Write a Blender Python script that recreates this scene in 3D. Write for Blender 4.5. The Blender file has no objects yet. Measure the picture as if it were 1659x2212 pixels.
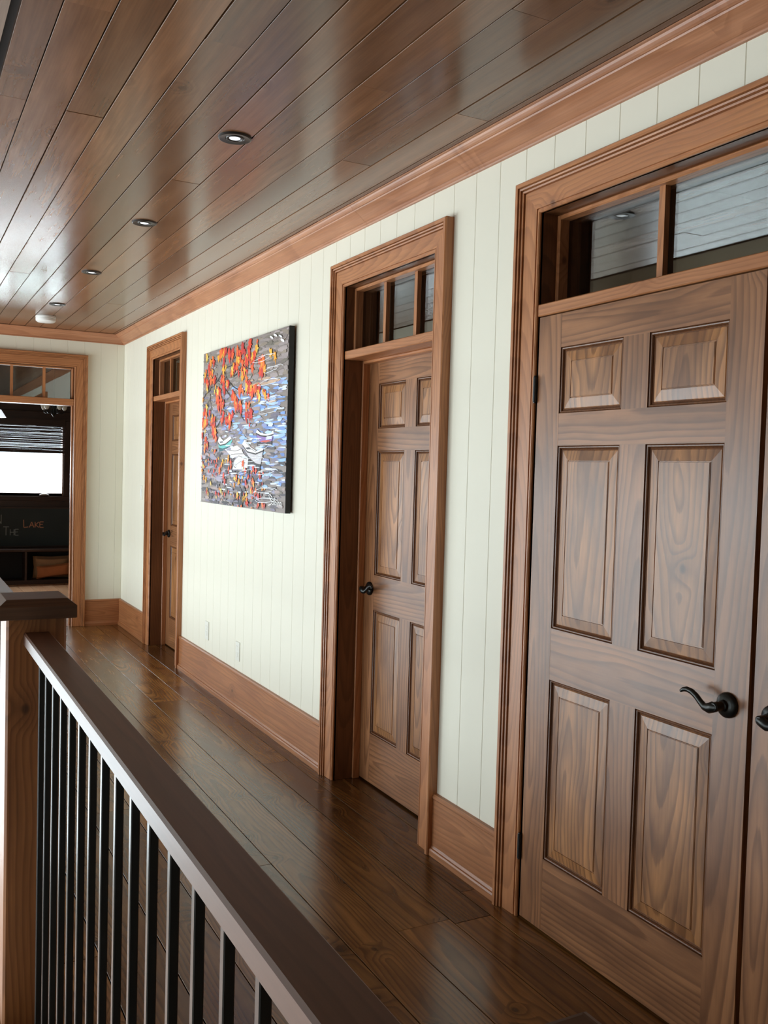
import bpy, bmesh, math, random
from mathutils import Vector, Matrix

scene = bpy.context.scene
COL = scene.collection

# ------------------------------------------------------------------ camera
cam_d = bpy.data.cameras.new('camera')
cam = bpy.data.objects.new('camera', cam_d)
COL.objects.link(cam)
_yaw, _pit, _rol = math.radians(27.8326), math.radians(-2.4726), math.radians(1.5946)
_F = Vector((math.sin(_yaw)*math.cos(_pit), math.cos(_yaw)*math.cos(_pit), math.sin(_pit)))
_R = Vector((math.cos(_yaw), -math.sin(_yaw), 0))
_U = _R.cross(_F)
_R2 = _R*math.cos(_rol) + _U*math.sin(_rol)
_U2 = _U*math.cos(_rol) - _R*math.sin(_rol)
_m = Matrix((_R2, _U2, -_F)).transposed().to_4x4()
_m.translation = Vector((-1.9206, 0.0, 1.5172))
cam.matrix_world = _m
cam_d.sensor_fit = 'HORIZONTAL'
cam_d.sensor_width = 36.0
cam_d.lens = 36.0*2011.84/1659.0
cam_d.clip_start = 0.02
scene.camera = cam

# ------------------------------------------------------------------ world, light, exposure
world = bpy.data.worlds.new('sky')
scene.world = world
world.use_nodes = True
_bg = world.node_tree.nodes['Background']
_bg.inputs['Color'].default_value = (0.80, 0.90, 1.0, 1)
_bg.inputs['Strength'].default_value = 3.0

def window_light(name, loc, direction, sx, sy, radiance, color=(0.85, 0.925, 1.0)):
    """daylight entering by one window, the size of its glass"""
    d = bpy.data.lights.new(name, 'AREA')
    d.shape = 'RECTANGLE'; d.size = sx; d.size_y = sy
    d.energy = radiance*math.pi*sx*sy
    d.color = color
    o = bpy.data.objects.new(name, d)
    COL.objects.link(o)
    o.location = loc
    o.rotation_euler = Vector(direction).to_track_quat('-Z', 'Y').to_euler()
    return o

LEFT_WINDOWS = [(-1.4, 0.4), (1.9, 3.7), (4.2, 6.3), (6.5, 8.8)]          # along the great room wall
LW_RADIANCE = [1.0, 6.3, 10.0, 23.0]
LWZ = (-1.5, 1.9)
for (a, b), rad in zip(LEFT_WINDOWS, LW_RADIANCE):
    window_light('daylight', (-6.12, (a+b)/2, sum(LWZ)/2), (1, 0, 0), b-a, LWZ[1]-LWZ[0], rad)
EWX, EWZ = (-5.3, -1.85), (-2.3, 2.0)
window_light('daylight', (sum(EWX)/2, 9.12, sum(EWZ)/2), (0, -1, 0), EWX[1]-EWX[0], EWZ[1]-EWZ[0], 7.5)
RWX, RWZ = (-2.2, 0.0), (1.12, 2.05)
window_light('daylight', (sum(RWX)/2, 12.66, sum(RWZ)/2), (0, -1, 0), RWX[1]-RWX[0], RWZ[1]-RWZ[0], 22.0)

scene.view_settings.view_transform = 'Standard'
scene.view_settings.look = 'None'
scene.view_settings.gamma = 1.0
scene.view_settings.use_curve_mapping = False
scene.view_settings.exposure = -0.36
scene.cycles.use_denoising = True
scene.cycles.max_bounces = 4
scene.cycles.diffuse_bounces = 3
scene.cycles.glossy_bounces = 2
scene.cycles.adaptive_threshold = 0.1
scene.cycles.transparent_max_bounces = 12
scene.cycles.caustics_reflective = False
scene.cycles.caustics_refractive = False
scene.cycles.sample_clamp_indirect = 4.0

# ------------------------------------------------------------------ node helpers
def srgb(r, g, b):
    f = lambda c: (c/255/12.92) if c/255 <= 0.04045 else ((c/255+0.055)/1.055)**2.4
    return (f(r), f(g), f(b), 1.0)

class NT:
    def __init__(self, name):
        self.mat = bpy.data.materials.new(name)
        self.mat.use_nodes = True
        self.t = self.mat.node_tree
        self.t.nodes.clear()
        self.out = self.t.nodes.new('ShaderNodeOutputMaterial')
    def n(self, typ, **kw):
        nd = self.t.nodes.new('ShaderNode'+typ)
        for k, v in kw.items():
            setattr(nd, k, v)
        return nd
    def l(self, a, b):
        self.t.links.new(a, b)
    def put(self, sock, v):
        if hasattr(v, 'is_output') or isinstance(v, bpy.types.NodeSocket):
            self.l(v, sock)
        else:
            sock.default_value = v
    def m(self, op, a, b=0.0, c=0.0, clamp=False):
        nd = self.n('Math', operation=op, use_clamp=clamp)
        self.put(nd.inputs[0], a); self.put(nd.inputs[1], b); self.put(nd.inputs[2], c)
        return nd.outputs[0]
    def xyz(self, x, y, z):
        nd = self.n('CombineXYZ')
        for s, v in zip(nd.inputs, (x, y, z)):
            self.put(s, v)
        return nd.outputs[0]
    def noise(self, vec, scale=1.0, detail=2.0, rough=0.5):
        nd = self.n('TexNoise')
        self.put(nd.inputs['Vector'], vec)
        nd.inputs['Scale'].default_value = scale
        nd.inputs['Detail'].default_value = detail
        nd.inputs['Roughness'].default_value = rough
        return nd.outputs['Fac']
    def ramp(self, fac, stops, interp='LINEAR'):
        nd = self.n('ValToRGB')
        nd.color_ramp.interpolation = interp
        el = nd.color_ramp.elements
        while len(el) < len(stops):
            el.new(0.5)
        for e, (p, c) in zip(el, stops):
            e.position = p
            e.color = c if isinstance(c, tuple) else (c, c, c, 1)
        self.put(nd.inputs[0], fac)
        return nd.outputs[0]
    def mix(self, fac, a, b, mode='MIX'):
        nd = self.n('Mix', data_type='RGBA', blend_type=mode)
        self.put(nd.inputs[0], fac); self.put(nd.inputs[6], a); self.put(nd.inputs[7], b)
        return nd.outputs[2]
    def bsdf(self, **kw):
        nd = self.n('BsdfPrincipled')
        for k, v in kw.items():
            self.put(nd.inputs[k.replace('_', ' ')], v)
        self.l(nd.outputs[0], self.out.inputs[0])
        return nd

def wood(name, axis, dark, mid, light, rough=0.35, ring=0.011, contrast=0.55, knots=0.9,
         blotch=1.0, tone=0.3, tilt=0.14, bump=0.25, ior=1.5, warp=0.05, smooth=False):
    """stained softwood; the grain runs along the given axis of the piece"""
    T = NT(name)
    tc = T.n('TexCoord')
    sp = T.n('SeparateXYZ'); T.l(tc.outputs['Object'], sp.inputs[0])
    x, y, z = sp.outputs
    L, A, B = {'X': (x, y, z), 'Y': (y, x, z), 'Z': (z, x, y)}[axis]
    oi = T.n('ObjectInfo')
    wn = T.n('TexWhiteNoise', noise_dimensions='1D')
    T.l(T.m('MULTIPLY', oi.outputs['Random'], 173.0), wn.inputs['W'])
    cs = T.n('SeparateXYZ'); T.l(wn.outputs['Color'], cs.inputs[0])
    c1, c2, c3 = cs.outputs
    Lp = T.m('MULTIPLY_ADD', c1, 40.0, L)
    S = T.m('ADD', T.m('ADD', A, B), T.m('MULTIPLY_ADD', c2, 0.14, -0.07))
    w1 = T.m('SUBTRACT', T.noise(T.xyz(T.m('MULTIPLY', Lp, 1.3), T.m('MULTIPLY', S, 4.0), T.m('MULTIPLY', c3, 50.0)), 1.0, 2.0), 0.5)
    # knots
    kv = T.n('TexVoronoi', voronoi_dimensions='2D')
    T.l(T.xyz(T.m('MULTIPLY', Lp, 4.2), T.m('MULTIPLY_ADD', S, 5.5, T.m('MULTIPLY', c3, 31.0)), 0.0), kv.inputs['Vector'])
    kv.inputs['Scale'].default_value = 1.0
    ks = T.n('SeparateXYZ'); T.l(kv.outputs['Color'], ks.inputs[0])
    kon = T.m('GREATER_THAN', ks.outputs[0], knots)
    kd = kv.outputs['Distance']
    kmask = T.m('MULTIPLY', T.ramp(kd, [(0.0, 1.0), (0.035, 0.9), (0.075, 0.0)]), kon)
    khalo = T.m('MULTIPLY', T.ramp(kd, [(0.0, 1.0), (0.35, 0.0)], 'EASE'), kon)
    S2 = T.m('MULTIPLY_ADD', w1, warp*2, S)
    D = T.m('ADD', T.m('MULTIPLY_ADD', c3, 0.05, 0.012),
            T.m('ADD', T.m('MULTIPLY', L, T.m('MULTIPLY', T.m('SUBTRACT', c1, 0.5), tilt*2)), T.m('MULTIPLY', w1, warp)))
    r = T.m('SQRT', T.m('ADD', T.m('MULTIPLY', S2, S2), T.m('MULTIPLY', D, D)))
    fib = T.noise(T.xyz(T.m('MULTIPLY', Lp, 5.0), T.m('MULTIPLY', A, 170.0), T.m('MULTIPLY', B, 170.0)), 1.0, 2.0)
    rr = T.m('ADD', T.m('DIVIDE', r, ring), T.m('ADD', T.m('MULTIPLY', fib, 0.15), T.m('MULTIPLY', khalo, 2.2)))
    mask = T.ramp(T.m('FRACT', rr), [(0.0, 0.05), (0.45, 0.25), (0.82, 1.0), (0.93, 0.85), (1.0, 0.05)])
    if smooth:
        mask = T.m('MULTIPLY_ADD', T.m('SINE', T.m('MULTIPLY', rr, 6.2832)), 0.5, 0.5)
    bl = T.noise(T.xyz(T.m('MULTIPLY', Lp, 2.4), T.m('MULTIPLY', A, 11.0), T.m('MULTIPLY', B, 11.0)), 1.0, 4.0, 0.6)
    blr = T.ramp(bl, [(0.5-0.22/max(blotch, .1), 0.0), (0.5+0.22/max(blotch, .1), 1.0)])
    col = T.mix(blr, mid, light)
    col = T.mix(T.m('MULTIPLY', mask, contrast), col, dark)
    col = T.mix(T.m('MULTIPLY', kmask, 0.85), col, tuple(c*0.25 for c in dark[:3])+(1,))
    col = T.mix(T.m('MULTIPLY', khalo, 0.35), col, dark)
    k = T.m('MULTIPLY', T.m('MULTIPLY_ADD', fib, 0.5, 0.75), T.m('MULTIPLY_ADD', c2, tone, 1.0-tone/2))
    col = T.mix(1.0, col, T.xyz(k, k, k), 'MULTIPLY')
    kw = dict(Base_Color=col, Roughness=T.m('MULTIPLY_ADD', bl, 0.08, rough-0.04), IOR=ior)
    if bump:
        bp = T.n('Bump'); bp.inputs['Strength'].default_value = bump; bp.inputs['Distance'].default_value = 0.0012
        T.l(T.m('MULTIPLY', fib, 0.5), bp.inputs['Height'])
        kw['Normal'] = bp.outputs[0]
    T.bsdf(**kw)
    return T.mat

def plain(name, color, rough=0.5, metallic=0.0, noise=0.06, scale=8.0, bump=0.0, spec=0.5):
    T = NT(name)
    tc = T.n('TexCoord')
    nz = T.noise(tc.outputs['Object'], scale, 3.0)
    k = T.m('MULTIPLY_ADD', nz, noise*2, 1.0-noise)
    col = T.mix(1.0, color, T.xyz(k, k, k), 'MULTIPLY')
    kw = dict(Base_Color=col, Roughness=rough, Metallic=metallic)
    if bump:
        bp = T.n('Bump'); bp.inputs['Strength'].default_value = bump; bp.inputs['Distance'].default_value = 0.002
        T.l(T.noise(tc.outputs['Object'], scale*12, 2.0), bp.inputs['Height'])
        kw['Normal'] = bp.outputs[0]
    b = T.bsdf(**kw)
    b.inputs['Specular IOR Level'].default_value = spec
    return T.mat

def glass_mat(name, tint=(0.96, 0.98, 0.97, 1), ior=1.7, rough=0.0):
    T = NT(name)
    tr = T.n('BsdfTransparent'); tr.inputs[0].default_value = tint
    gl = T.n('BsdfGlossy'); gl.inputs['Roughness'].default_value = rough
    lw = T.n('LayerWeight'); lw.inputs[0].default_value = 0.5
    fr = T.m('MULTIPLY_ADD', T.m('POWER', lw.outputs['Facing'], 4.0), 0.83, 0.15)
    mx = T.n('MixShader')
    T.l(fr, mx.inputs[0]); T.l(tr.outputs[0], mx.inputs[1]); T.l(gl.outputs[0], mx.inputs[2])
    T.l(mx.outputs[0], T.out.inputs[0])
    return T.mat

def attr_mat(name, rough=0.55):
    T = NT(name)
    at = T.n('Attribute', attribute_name='paint')
    tc = T.n('TexCoord')
    nz = T.noise(tc.outputs['Object'], 90.0, 2.0)
    k = T.m('MULTIPLY_ADD', nz, 0.3, 0.85)
    col = T.mix(1.0, at.outputs['Color'], T.xyz(k, k, k), 'MULTIPLY')
    bp = T.n('Bump'); bp.inputs['Strength'].default_value = 0.2; bp.inputs['Distance'].default_value = 0.002
    T.l(nz, bp.inputs['Height'])
    T.bsdf(Base_Color=col, Roughness=rough, Normal=bp.outputs[0])
    return T.mat

_wood_cache = {}
def W(kind, axis):
    if (kind, axis) in _wood_cache:
        return _wood_cache[(kind, axis)]
    P = {
        'ceiling': dict(dark=srgb(70, 44, 28), mid=srgb(104, 70, 46), light=srgb(132, 92, 62), rough=0.21, ring=0.03, contrast=0.22, knots=0.90, tone=0.5, bump=0, tilt=0.05, blotch=0.8, smooth=True, ior=1.6),
        'floor': dict(dark=srgb(54, 32, 16), mid=srgb(104, 68, 36), light=srgb(154, 110, 60), rough=0.23, ring=0.013, contrast=0.6, knots=0.60, tone=0.8, bump=0, tilt=0.06, blotch=1.1, ior=1.58),
        'casing': dict(dark=srgb(130, 76, 42), mid=srgb(168, 107, 65), light=srgb(194, 132, 86), rough=0.38, ring=0.014, contrast=0.45, knots=0.95, tone=0.12, bump=0.15),
        'crown': dict(dark=srgb(138, 86, 58), mid=srgb(172, 115, 82), light=srgb(192, 136, 100), rough=0.38, ring=0.02, contrast=0.4, knots=0.84, tone=0.1, bump=0.15, tilt=0.02),
        'jamb': dict(dark=srgb(74, 44, 24), mid=srgb(102, 62, 36), light=srgb(126, 80, 48), rough=0.36, ring=0.013, contrast=0.5, knots=0.95, tone=0.15, bump=0.15),
        'door': dict(dark=srgb(88, 53, 31), mid=srgb(126, 83, 54), light=srgb(170, 116, 76), rough=0.34, ring=0.017, contrast=0.6, knots=0.95, tone=0.2, bump=0.06, tilt=0.10, blotch=1.2),
        'panel': dict(dark=srgb(92, 56, 32), mid=srgb(128, 84, 52), light=srgb(188, 130, 80), rough=0.34, ring=0.020, contrast=0.64, knots=0.97, tone=0.2, bump=0.06, tilt=0.16, blotch=1.4, warp=0.09),
        'base': dict(dark=srgb(124, 74, 42), mid=srgb(156, 99, 62), light=srgb(182, 122, 78), rough=0.40, ring=0.016, contrast=0.45, knots=0.96, tone=0.2, bump=0.15, tilt=0.08),
        'rail': dict(dark=srgb(68, 42, 30), mid=srgb(92, 60, 44), light=srgb(108, 72, 53), rough=0.42, ring=0.02, contrast=0.3, knots=0.93, tone=0.05, bump=0.05, tilt=0.02),
        'slope': dict(dark=srgb(84, 66, 54), mid=srgb(112, 90, 74), light=srgb(128, 104, 86), rough=0.7, ring=0.03, contrast=0.25, knots=0.9, tone=0.1, bump=0, tilt=0.03, ior=1.3),
        'cap': dict(dark=srgb(58, 38, 26), mid=srgb(84, 57, 40), light=srgb(100, 70, 50), rough=0.6, ring=0.02, contrast=0.35, knots=0.93, tone=0.05, bump=0.1, tilt=0.02),
        'post': dict(dark=srgb(92, 54, 28), mid=srgb(146, 92, 54), light=srgb(178, 118, 70), rough=0.45, ring=0.016, contrast=0.5, knots=0.66, tone=0.05, bump=0.3, tilt=0.06),
        'darkwood':dict(dark=srgb(34, 20, 14), mid=srgb(56, 35, 25), light=srgb(72, 46, 33), rough=0.35, ring=0.012, contrast=0.4, knots=0.95, tone=0.1, bump=0.15),
        'honey': dict(dark=srgb(176, 112, 72), mid=srgb(216, 158, 114), light=srgb(234, 186, 146), rough=0.30, ring=0.012, contrast=0.4, knots=0.9, tone=0.2, bump=0, tilt=0.06),
    }[kind]
    _wood_cache[(kind, axis)] = wood('stained_%s_wood_%s' % (kind, axis.lower()), axis, **P)
    return _wood_cache[(kind, axis)]

M_WALL = plain('cream_wall_paint', srgb(233, 228, 210), 0.55, noise=0.02, scale=3.0, bump=0.03)
M_PLASTER = plain('plain_cream_plaster', srgb(226, 221, 204), 0.7, noise=0.02, scale=2.0)
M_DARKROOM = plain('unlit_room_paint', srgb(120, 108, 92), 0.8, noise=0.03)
M_PALE = plain('pale_lower_floor', srgb(226, 190, 172), 0.6, noise=0.05, scale=1.5)
M_BLACK = plain('black_baluster_metal', srgb(24, 26, 27), 0.32, 0.0, noise=0.1, scale=20)
M_BRONZE = plain('dark_bronze_metal', srgb(42, 42, 40), 0.28, 0.7, noise=0.12, scale=30)
M_WHITE = plain('white_plastic', srgb(236, 236, 232), 0.4, noise=0.01)
M_PLATE = plain('cream_plate_plastic', srgb(232, 230, 218), 0.4, noise=0.01)
M_RING = plain('oil_rubbed_trim_ring', srgb(46, 40, 36), 0.35, 0.4, noise=0.1)
M_CHROME = plain('polished_reflector', srgb(200, 205, 215), 0.12, 1.0, noise=0.02)
M_GLASS = glass_mat('clear_window_glass')
M_GAP = plain('dark_gap', srgb(26, 18, 12), 0.8, noise=0.1)
M_SLATE = plain('green_black_chalkboard', srgb(40, 46, 44), 0.7, noise=0.25, scale=4)
M_CANVAS_EDGE = plain('black_canvas_edge', srgb(22, 20, 20), 0.6, noise=0.1)
M_PAINT = attr_mat('artist_paint')
M_CHALK_W = plain('grey_chalk', srgb(150, 152, 148), 0.9, noise=0.35, scale=120)
M_CHALK_O = plain('orange_chalk', srgb(205, 140, 108), 0.9, noise=0.35, scale=120)
M_PILLOW = plain('orange_pillow_fabric', srgb(190, 112, 66), 0.85, noise=0.3, scale=7, bump=0.3)
M_PILLOW2 = plain('tan_pillow_fabric', srgb(176, 128, 90), 0.85, noise=0.2, scale=9, bump=0.3)
M_METALGREY = plain('grey_crank_metal', srgb(150, 146, 142), 0.35, 0.6)
M_SHADE = plain('pale_glass_shade', srgb(220, 214, 200), 0.2, noise=0.04)

def emit_lens(name, color, strength):
    T = NT(name)
    b = T.bsdf(Base_Color=(0.9, 0.9, 0.9, 1), Roughness=0.2)
    b.inputs['Emission Color'].default_value = color
    b.inputs['Emission Strength'].default_value = strength
    return T.mat
M_LENS = emit_lens('lamp_lens', (0.85, 0.93, 1.0, 1), 1.1)

def blind_material():
    T = NT('woven_bamboo')
    tc = T.n('TexCoord')
    sp = T.n('SeparateXYZ'); T.l(tc.outputs['Object'], sp.inputs[0])
    a = T.noise(T.xyz(T.m('MULTIPLY', sp.outputs[0], 14.0), 0.0, T.m('MULTIPLY', sp.outputs[2], 260.0)), 1.0, 2.0)
    col = T.ramp(a, [(0.3, srgb(30, 18, 14)), (0.7, srgb(78, 48, 38))])
    T.bsdf(Base_Color=col, Roughness=0.6)
    return T.mat
M_BLIND = blind_material()

# ------------------------------------------------------------------ mesh helpers
def new_bm():
    return bmesh.new()

def add_box(bm, x0, x1, y0, y1, z0, z1):
    v = [bm.verts.new(c) for c in ((x0, y0, z0), (x1, y0, z0), (x1, y1, z0), (x0, y1, z0), (x0, y0, z1), (x1, y0, z1), (x1, y1, z1), (x0, y1, z1))]
    for f in ((3, 2, 1, 0), (4, 5, 6, 7), (0, 1, 5, 4), (1, 2, 6, 5), (2, 3, 7, 6), (3, 0, 4, 7)):
        bm.faces.new([v[i] for i in f])

def add_rings(bm, rings, cap0=True, cap1=True, closed=True):
    """skin a list of equally long vertex loops"""
    vs = [[bm.verts.new(p) for p in r] for r in rings]
    n = len(vs[0])
    for a, b in zip(vs, vs[1:]):
        for i in range(n if closed else n-1):
            j = (i+1) % n
            bm.faces.new((a[i], a[j], b[j], b[i]))
    if cap0: bm.faces.new(list(reversed(vs[0])))
    if cap1: bm.faces.new(vs[-1])
    return vs

def chamfer_box(bm, x0, x1, y0, y1, z0, z1, c, face):
    """box whose one face ('x-','z+','z-','y-') has bevelled edges"""
    lo = {'x': x0, 'y': y0, 'z': z0}; hi = {'x': x1, 'y': y1, 'z': z1}
    ax, s = face[0], face[1]
    o = [q for q in 'xyz' if q != ax]
    def ring(d, inset):
        a0, a1 = lo[o[0]]+inset, hi[o[0]]-inset
        b0, b1 = lo[o[1]]+inset, hi[o[1]]-inset
        pts = []
        for a, b in ((a0, b0), (a1, b0), (a1, b1), (a0, b1)):
            q = {ax: d, o[0]: a, o[1]: b}
            pts.append((q['x'], q['y'], q['z']))
        return pts
    if s == '+':
        rs = [ring(lo[ax], 0), ring(hi[ax]-c, 0), ring(hi[ax], c)]
    else:
        rs = [ring(hi[ax], 0), ring(lo[ax]+c, 0), ring(lo[ax], c)]
    add_rings(bm, rs)

def add_lathe(bm, prof, origin, axis='z', seg=24, sign=1):
    """profile of (radius, distance along axis)"""
    ox, oy, oz = origin
    rings = []
    for r, h in prof:
        ring = []
        for i in range(seg):
            a = 2*math.pi*i/seg
            c, s = r*math.cos(a), r*math.sin(a)
            if axis == 'z': ring.append((ox+c, oy+s, oz+sign*h))
            elif axis == 'x': ring.append((ox+sign*h, oy+c, oz+s))
            else: ring.append((ox+c, oy+sign*h, oz+s))
        rings.append(ring)
    add_rings(bm, rings, prof[0][0] > 1e-5, prof[-1][0] > 1e-5)

def add_tube(bm, pts, radii, seg=8, flat=1.0, up=(0, 0, 1)):
    """swept tube; flat squeezes the section along its second axis"""
    pts = [Vector(p) for p in pts]
    if not isinstance(radii, (list, tuple)): radii = [radii]*len(pts)
    rings = []
    for i, p in enumerate(pts):
        t = (pts[min(i+1, len(pts)-1)]-pts[max(i-1, 0)]).normalized()
        u = Vector(up)
        if abs(u.dot(t)) > 0.95: u = Vector((1, 0, 0))
        s = t.cross(u).normalized(); n = s.cross(t).normalized()
        rings.append([tuple(p + s*(radii[i]*math.cos(2*math.pi*k/seg)) + n*(radii[i]*flat*math.sin(2*math.pi*k/seg))) for k in range(seg)])
    add_rings(bm, rings)

def thing(name, loc=(0, 0, 0), label=None, cat=None, group=None, kind=None):
    o = bpy.data.objects.new(name, None)
    o.empty_display_size = 0.1
    COL.objects.link(o)
    o.location = loc
    tag(o, label, cat, group, kind)
    return o

def tag(o, label=None, cat=None, group=None, kind=None):
    if label: o['label'] = label
    if cat: o['category'] = cat
    if group: o['group'] = group
    if kind: o['kind'] = kind
    return o

_origin = {}
def world_loc(o):
    v = Vector(o.location)
    while o.parent is not None:
        o = o.parent
        v += Vector(o.location)
    return v

def obj(name, bm, mat, parent=None, smooth=False, center=True):
    """one mesh object from a bmesh given in world coordinates, its origin in its middle"""
    bmesh.ops.recalc_face_normals(bm, faces=bm.faces[:])
    c = Vector((0, 0, 0))
    if center and bm.verts:
        xs = [v.co for v in bm.verts]
        c = Vector([(min(p[i] for p in xs)+max(p[i] for p in xs))/2 for i in range(3)])
        for v in bm.verts: v.co -= c
    me = bpy.data.meshes.new(name)
    if smooth:
        for f in bm.faces: f.smooth = True
    bm.to_mesh(me); bm.free()
    for mt in (mat if isinstance(mat, (list, tuple)) else [mat]):
        me.materials.append(mt)
    if smooth:
        try: me.set_sharp_from_angle(angle=math.radians(35))
        except Exception: pass
    o = bpy.data.objects.new(name, me)
    COL.objects.link(o)
    if parent is not None:
        o.parent = parent
        o.location = c - world_loc(parent)
    else:
        o.location = c
    return o

def box_obj(name, b, mat, parent=None):
    bm = new_bm(); add_box(bm, *b)
    return obj(name, bm, mat, parent)

def struct(name, bm, mat, label, cat, parent=None):
    o = obj(name, bm, mat, parent)
    if parent is None: tag(o, label, cat, kind='structure')
    return o

# ------------------------------------------------------------------ main measures
H = 2.72            # ceiling
YE = 8.954          # end wall
ZT = 2.395          # top of the door openings
XL = -6.0           # great room wall
YB = -4.2           # behind the camera
WT = 0.16           # wall thickness
CW = 0.115          # casing width
OPEN_R = [(0.678, 2.552), (3.235, 4.080), (6.955, 7.800)]     # openings in the right wall
OPEN_E = (-1.300, -0.450)                                     # doorway in the end wall

# ------------------------------------------------------------------ floor
rng = random.Random(7)
bm = new_bm()
add_box(bm, -1.67, WT, YB, YE+WT, -0.25, -0.019)
add_box(bm, XL, -1.67, YB, 0.35, -0.25, -0.019)
floor = struct('floor', bm, M_GAP, 'dark stained wide plank hallway floor with knots', 'floor')
FLINES = [0.16, 0.055, -0.09, -0.235, -0.44, -0.628, -0.80, -0.985, -1.16, -1.35, -1.52, -1.67]
FBUTT = {(-0.235): [2.63, 5.9], (-0.44): [4.70, 1.2], (-0.628): [3.295, 6.6]}
for i, (xa, xb) in enumerate(zip(FLINES, FLINES[1:])):
    cuts = FBUTT.get(xa)
    if cuts is None:
        cuts = []; yy = rng.uniform(-1.5, 0.8)
        while yy < YE-0.8:
            cuts.append(yy); yy += rng.uniform(1.6, 3.4)
    ys = [YB] + sorted(cuts) + [YE+0.02]
    if xa > 0.1 and False: continue
    for ya, yb in zip(ys, ys[1:]):
        bm = new_bm()
        dz = rng.uniform(-0.0006, 0.0006)
        chamfer_box(bm, xb+0.0018, xa-0.0018, ya+0.0012, yb-0.0008, -0.019, dz, 0.0005, 'z+')
        obj('plank', bm, W('floor', 'Y'), floor)
for k in range(8):
    bm = new_bm(); xa = -1.672-k*0.19
    chamfer_box(bm, xa-0.188, xa, YB, 0.35, -0.019, 0.0, 0.002, 'z+')
    obj('plank', bm, W('floor', 'Y'), floor)
bm = new_bm(); add_box(bm, -1.69, -1.67, 0.35, YE, -0.30, 0.0)
obj('edge_fascia', bm, W('darkwood', 'Y'), floor)
box_obj('lower_ground', (XL, 0.9, 0.35, YE+0.1, -2.95, -2.75), M_PALE, floor)

# ------------------------------------------------------------------ ceiling
rng = random.Random(11)
bm = new_bm()
add_box(bm, -1.655, WT, YB, YE+WT, H+0.016, H+0.2)
ceiling = struct('ceiling', bm, M_GAP, 'dark stained tongue and groove plank ceiling with satin sheen', 'ceiling')
CX0, CWD = -0.1315, 0.1275
CB = {-1: [4.2], 0: [2.705, 6.1], 1: [3.34], 2: [2.038, 7.206], 3: [2.67, 5.6], 4: [1.1, 5.0], 5: [3.95, 7.9], 6: [1.6, 7.2], 7: [2.62, 5.4],
      8: [0.8, 6.4], 9: [3.39], 10: [2.60, 5.9], 11: [3.363, 7.4]}
for k in range(-2, 12):
    xa = CX0-k*CWD; xb = xa-CWD
    if k == -2: xa = min(xa, WT)
    if k == 11: xb = -1.632
    ys = [YB] + sorted(CB.get(k, [])) + [YE+0.02]
    if ys[1] > 4.0 and len(ys) > 2: ys.insert(1, rng.uniform(0.2, 1.6))
    for ya, yb in zip(ys, ys[1:]):
        g = rng.uniform(0.0034, 0.0048)
        bm = new_bm()
        chamfer_box(bm, xb+g, xa-0.0006, ya+0.0008, yb-0.0008, H+rng.uniform(-0.0008, 0.0008), H+0.016, 0.0004, 'z-')
        obj('plank', bm, W('ceiling', 'Y'), ceiling)
# the great room ceiling climbs from the edge of the hall ceiling
bm = new_bm()
zl = 4.9
add_rings(bm, [[(-1.655, YB, H-0.004), (-1.655, YB, H+0.2), (XL, YB, zl+0.2), (XL, YB, zl)], [(-1.655, YE+WT, H-0.004), (-1.655, YE+WT, H+0.2), (XL, YE+WT, zl+0.2), (XL, YE+WT, zl)]])
obj('sloping_ceiling', bm, W('slope', 'Y'), ceiling)

# ------------------------------------------------------------------ walls
def boards_with_openings(parent, span, step, origin, openings, z0, z1, plane):
    """vertical V-jointed boards; plane 'x' = right wall (runs along y), 'y' = end wall (runs along x)"""
    a, b = span
    k0 = math.floor((a-origin)/step); k1 = math.ceil((b-origin)/step)
    for k in range(k0, k1):
        s0, s1 = max(a, origin+k*step), min(b, origin+(k+1)*step)
        if s1-s0 < 0.008: continue
        rects = []
        cuts = sorted({s0, s1} | {q for o in openings for q in o[:2] if s0 < q < s1})
        for c0, c1 in zip(cuts, cuts[1:]):
            m_ = (c0+c1)/2
            zz = z0
            for o in openings:
                if o[0] < m_ < o[1]: zz = o[2]
            rects.append((c0, c1, zz))
        bm = new_bm()
        for c0, c1, zz in rects:
            e0 = 0.0002 if c0 == s0 else 0.0
            e1 = 0.0002 if c1 == s1 else 0.0
            ch = 0.0019
            # section: bevelled only on real board edges
            p = [(c0+e0, 0.015), (c0+e0, ch if e0 else 0.0), (c0+e0+(ch if e0 else 0), 0.0), (c1-e1-(ch if e1 else 0), 0.0), (c1-e1, ch if e1 else 0.0), (c1-e1, 0.015)]
            q = []
            for s, d in p:
                if not q or (abs(q[-1][0]-s)+abs(q[-1][1]-d)) > 1e-6: q.append((s, d))
            f = (lambda s, d, z: (d, s, z)) if plane == 'x' else (lambda s, d, z: (s, YE+d, z))
            add_rings(bm, [[f(s, d, zz) for s, d in q], [f(s, d, z1) for s, d in q]])
        obj('board', bm, M_WALL, parent)

# right wall: core with three openings
bm = new_bm()
ys = [YB] + [q for o in OPEN_R for q in (o[0]-.021, o[1]+.021)] + [YE+WT]
for i in range(0, len(ys), 2):
    add_box(bm, 0.0155, WT, ys[i], ys[i+1], 0.0, H)
for a, b in OPEN_R:
    add_box(bm, 0.0155, WT, a-.021, b+.021, ZT+0.021, H)
wall_right = struct('wall_right', bm, M_PLASTER, 'cream painted board wall running down the right of the hallway', 'wall')
boards_with_openings(wall_right, (YB, YE+0.012), 0.1552, 2.505, [(a-0.03, b+0.03, ZT+0.05) for a, b in OPEN_R], 0.0, H-.001, 'x')

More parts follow.
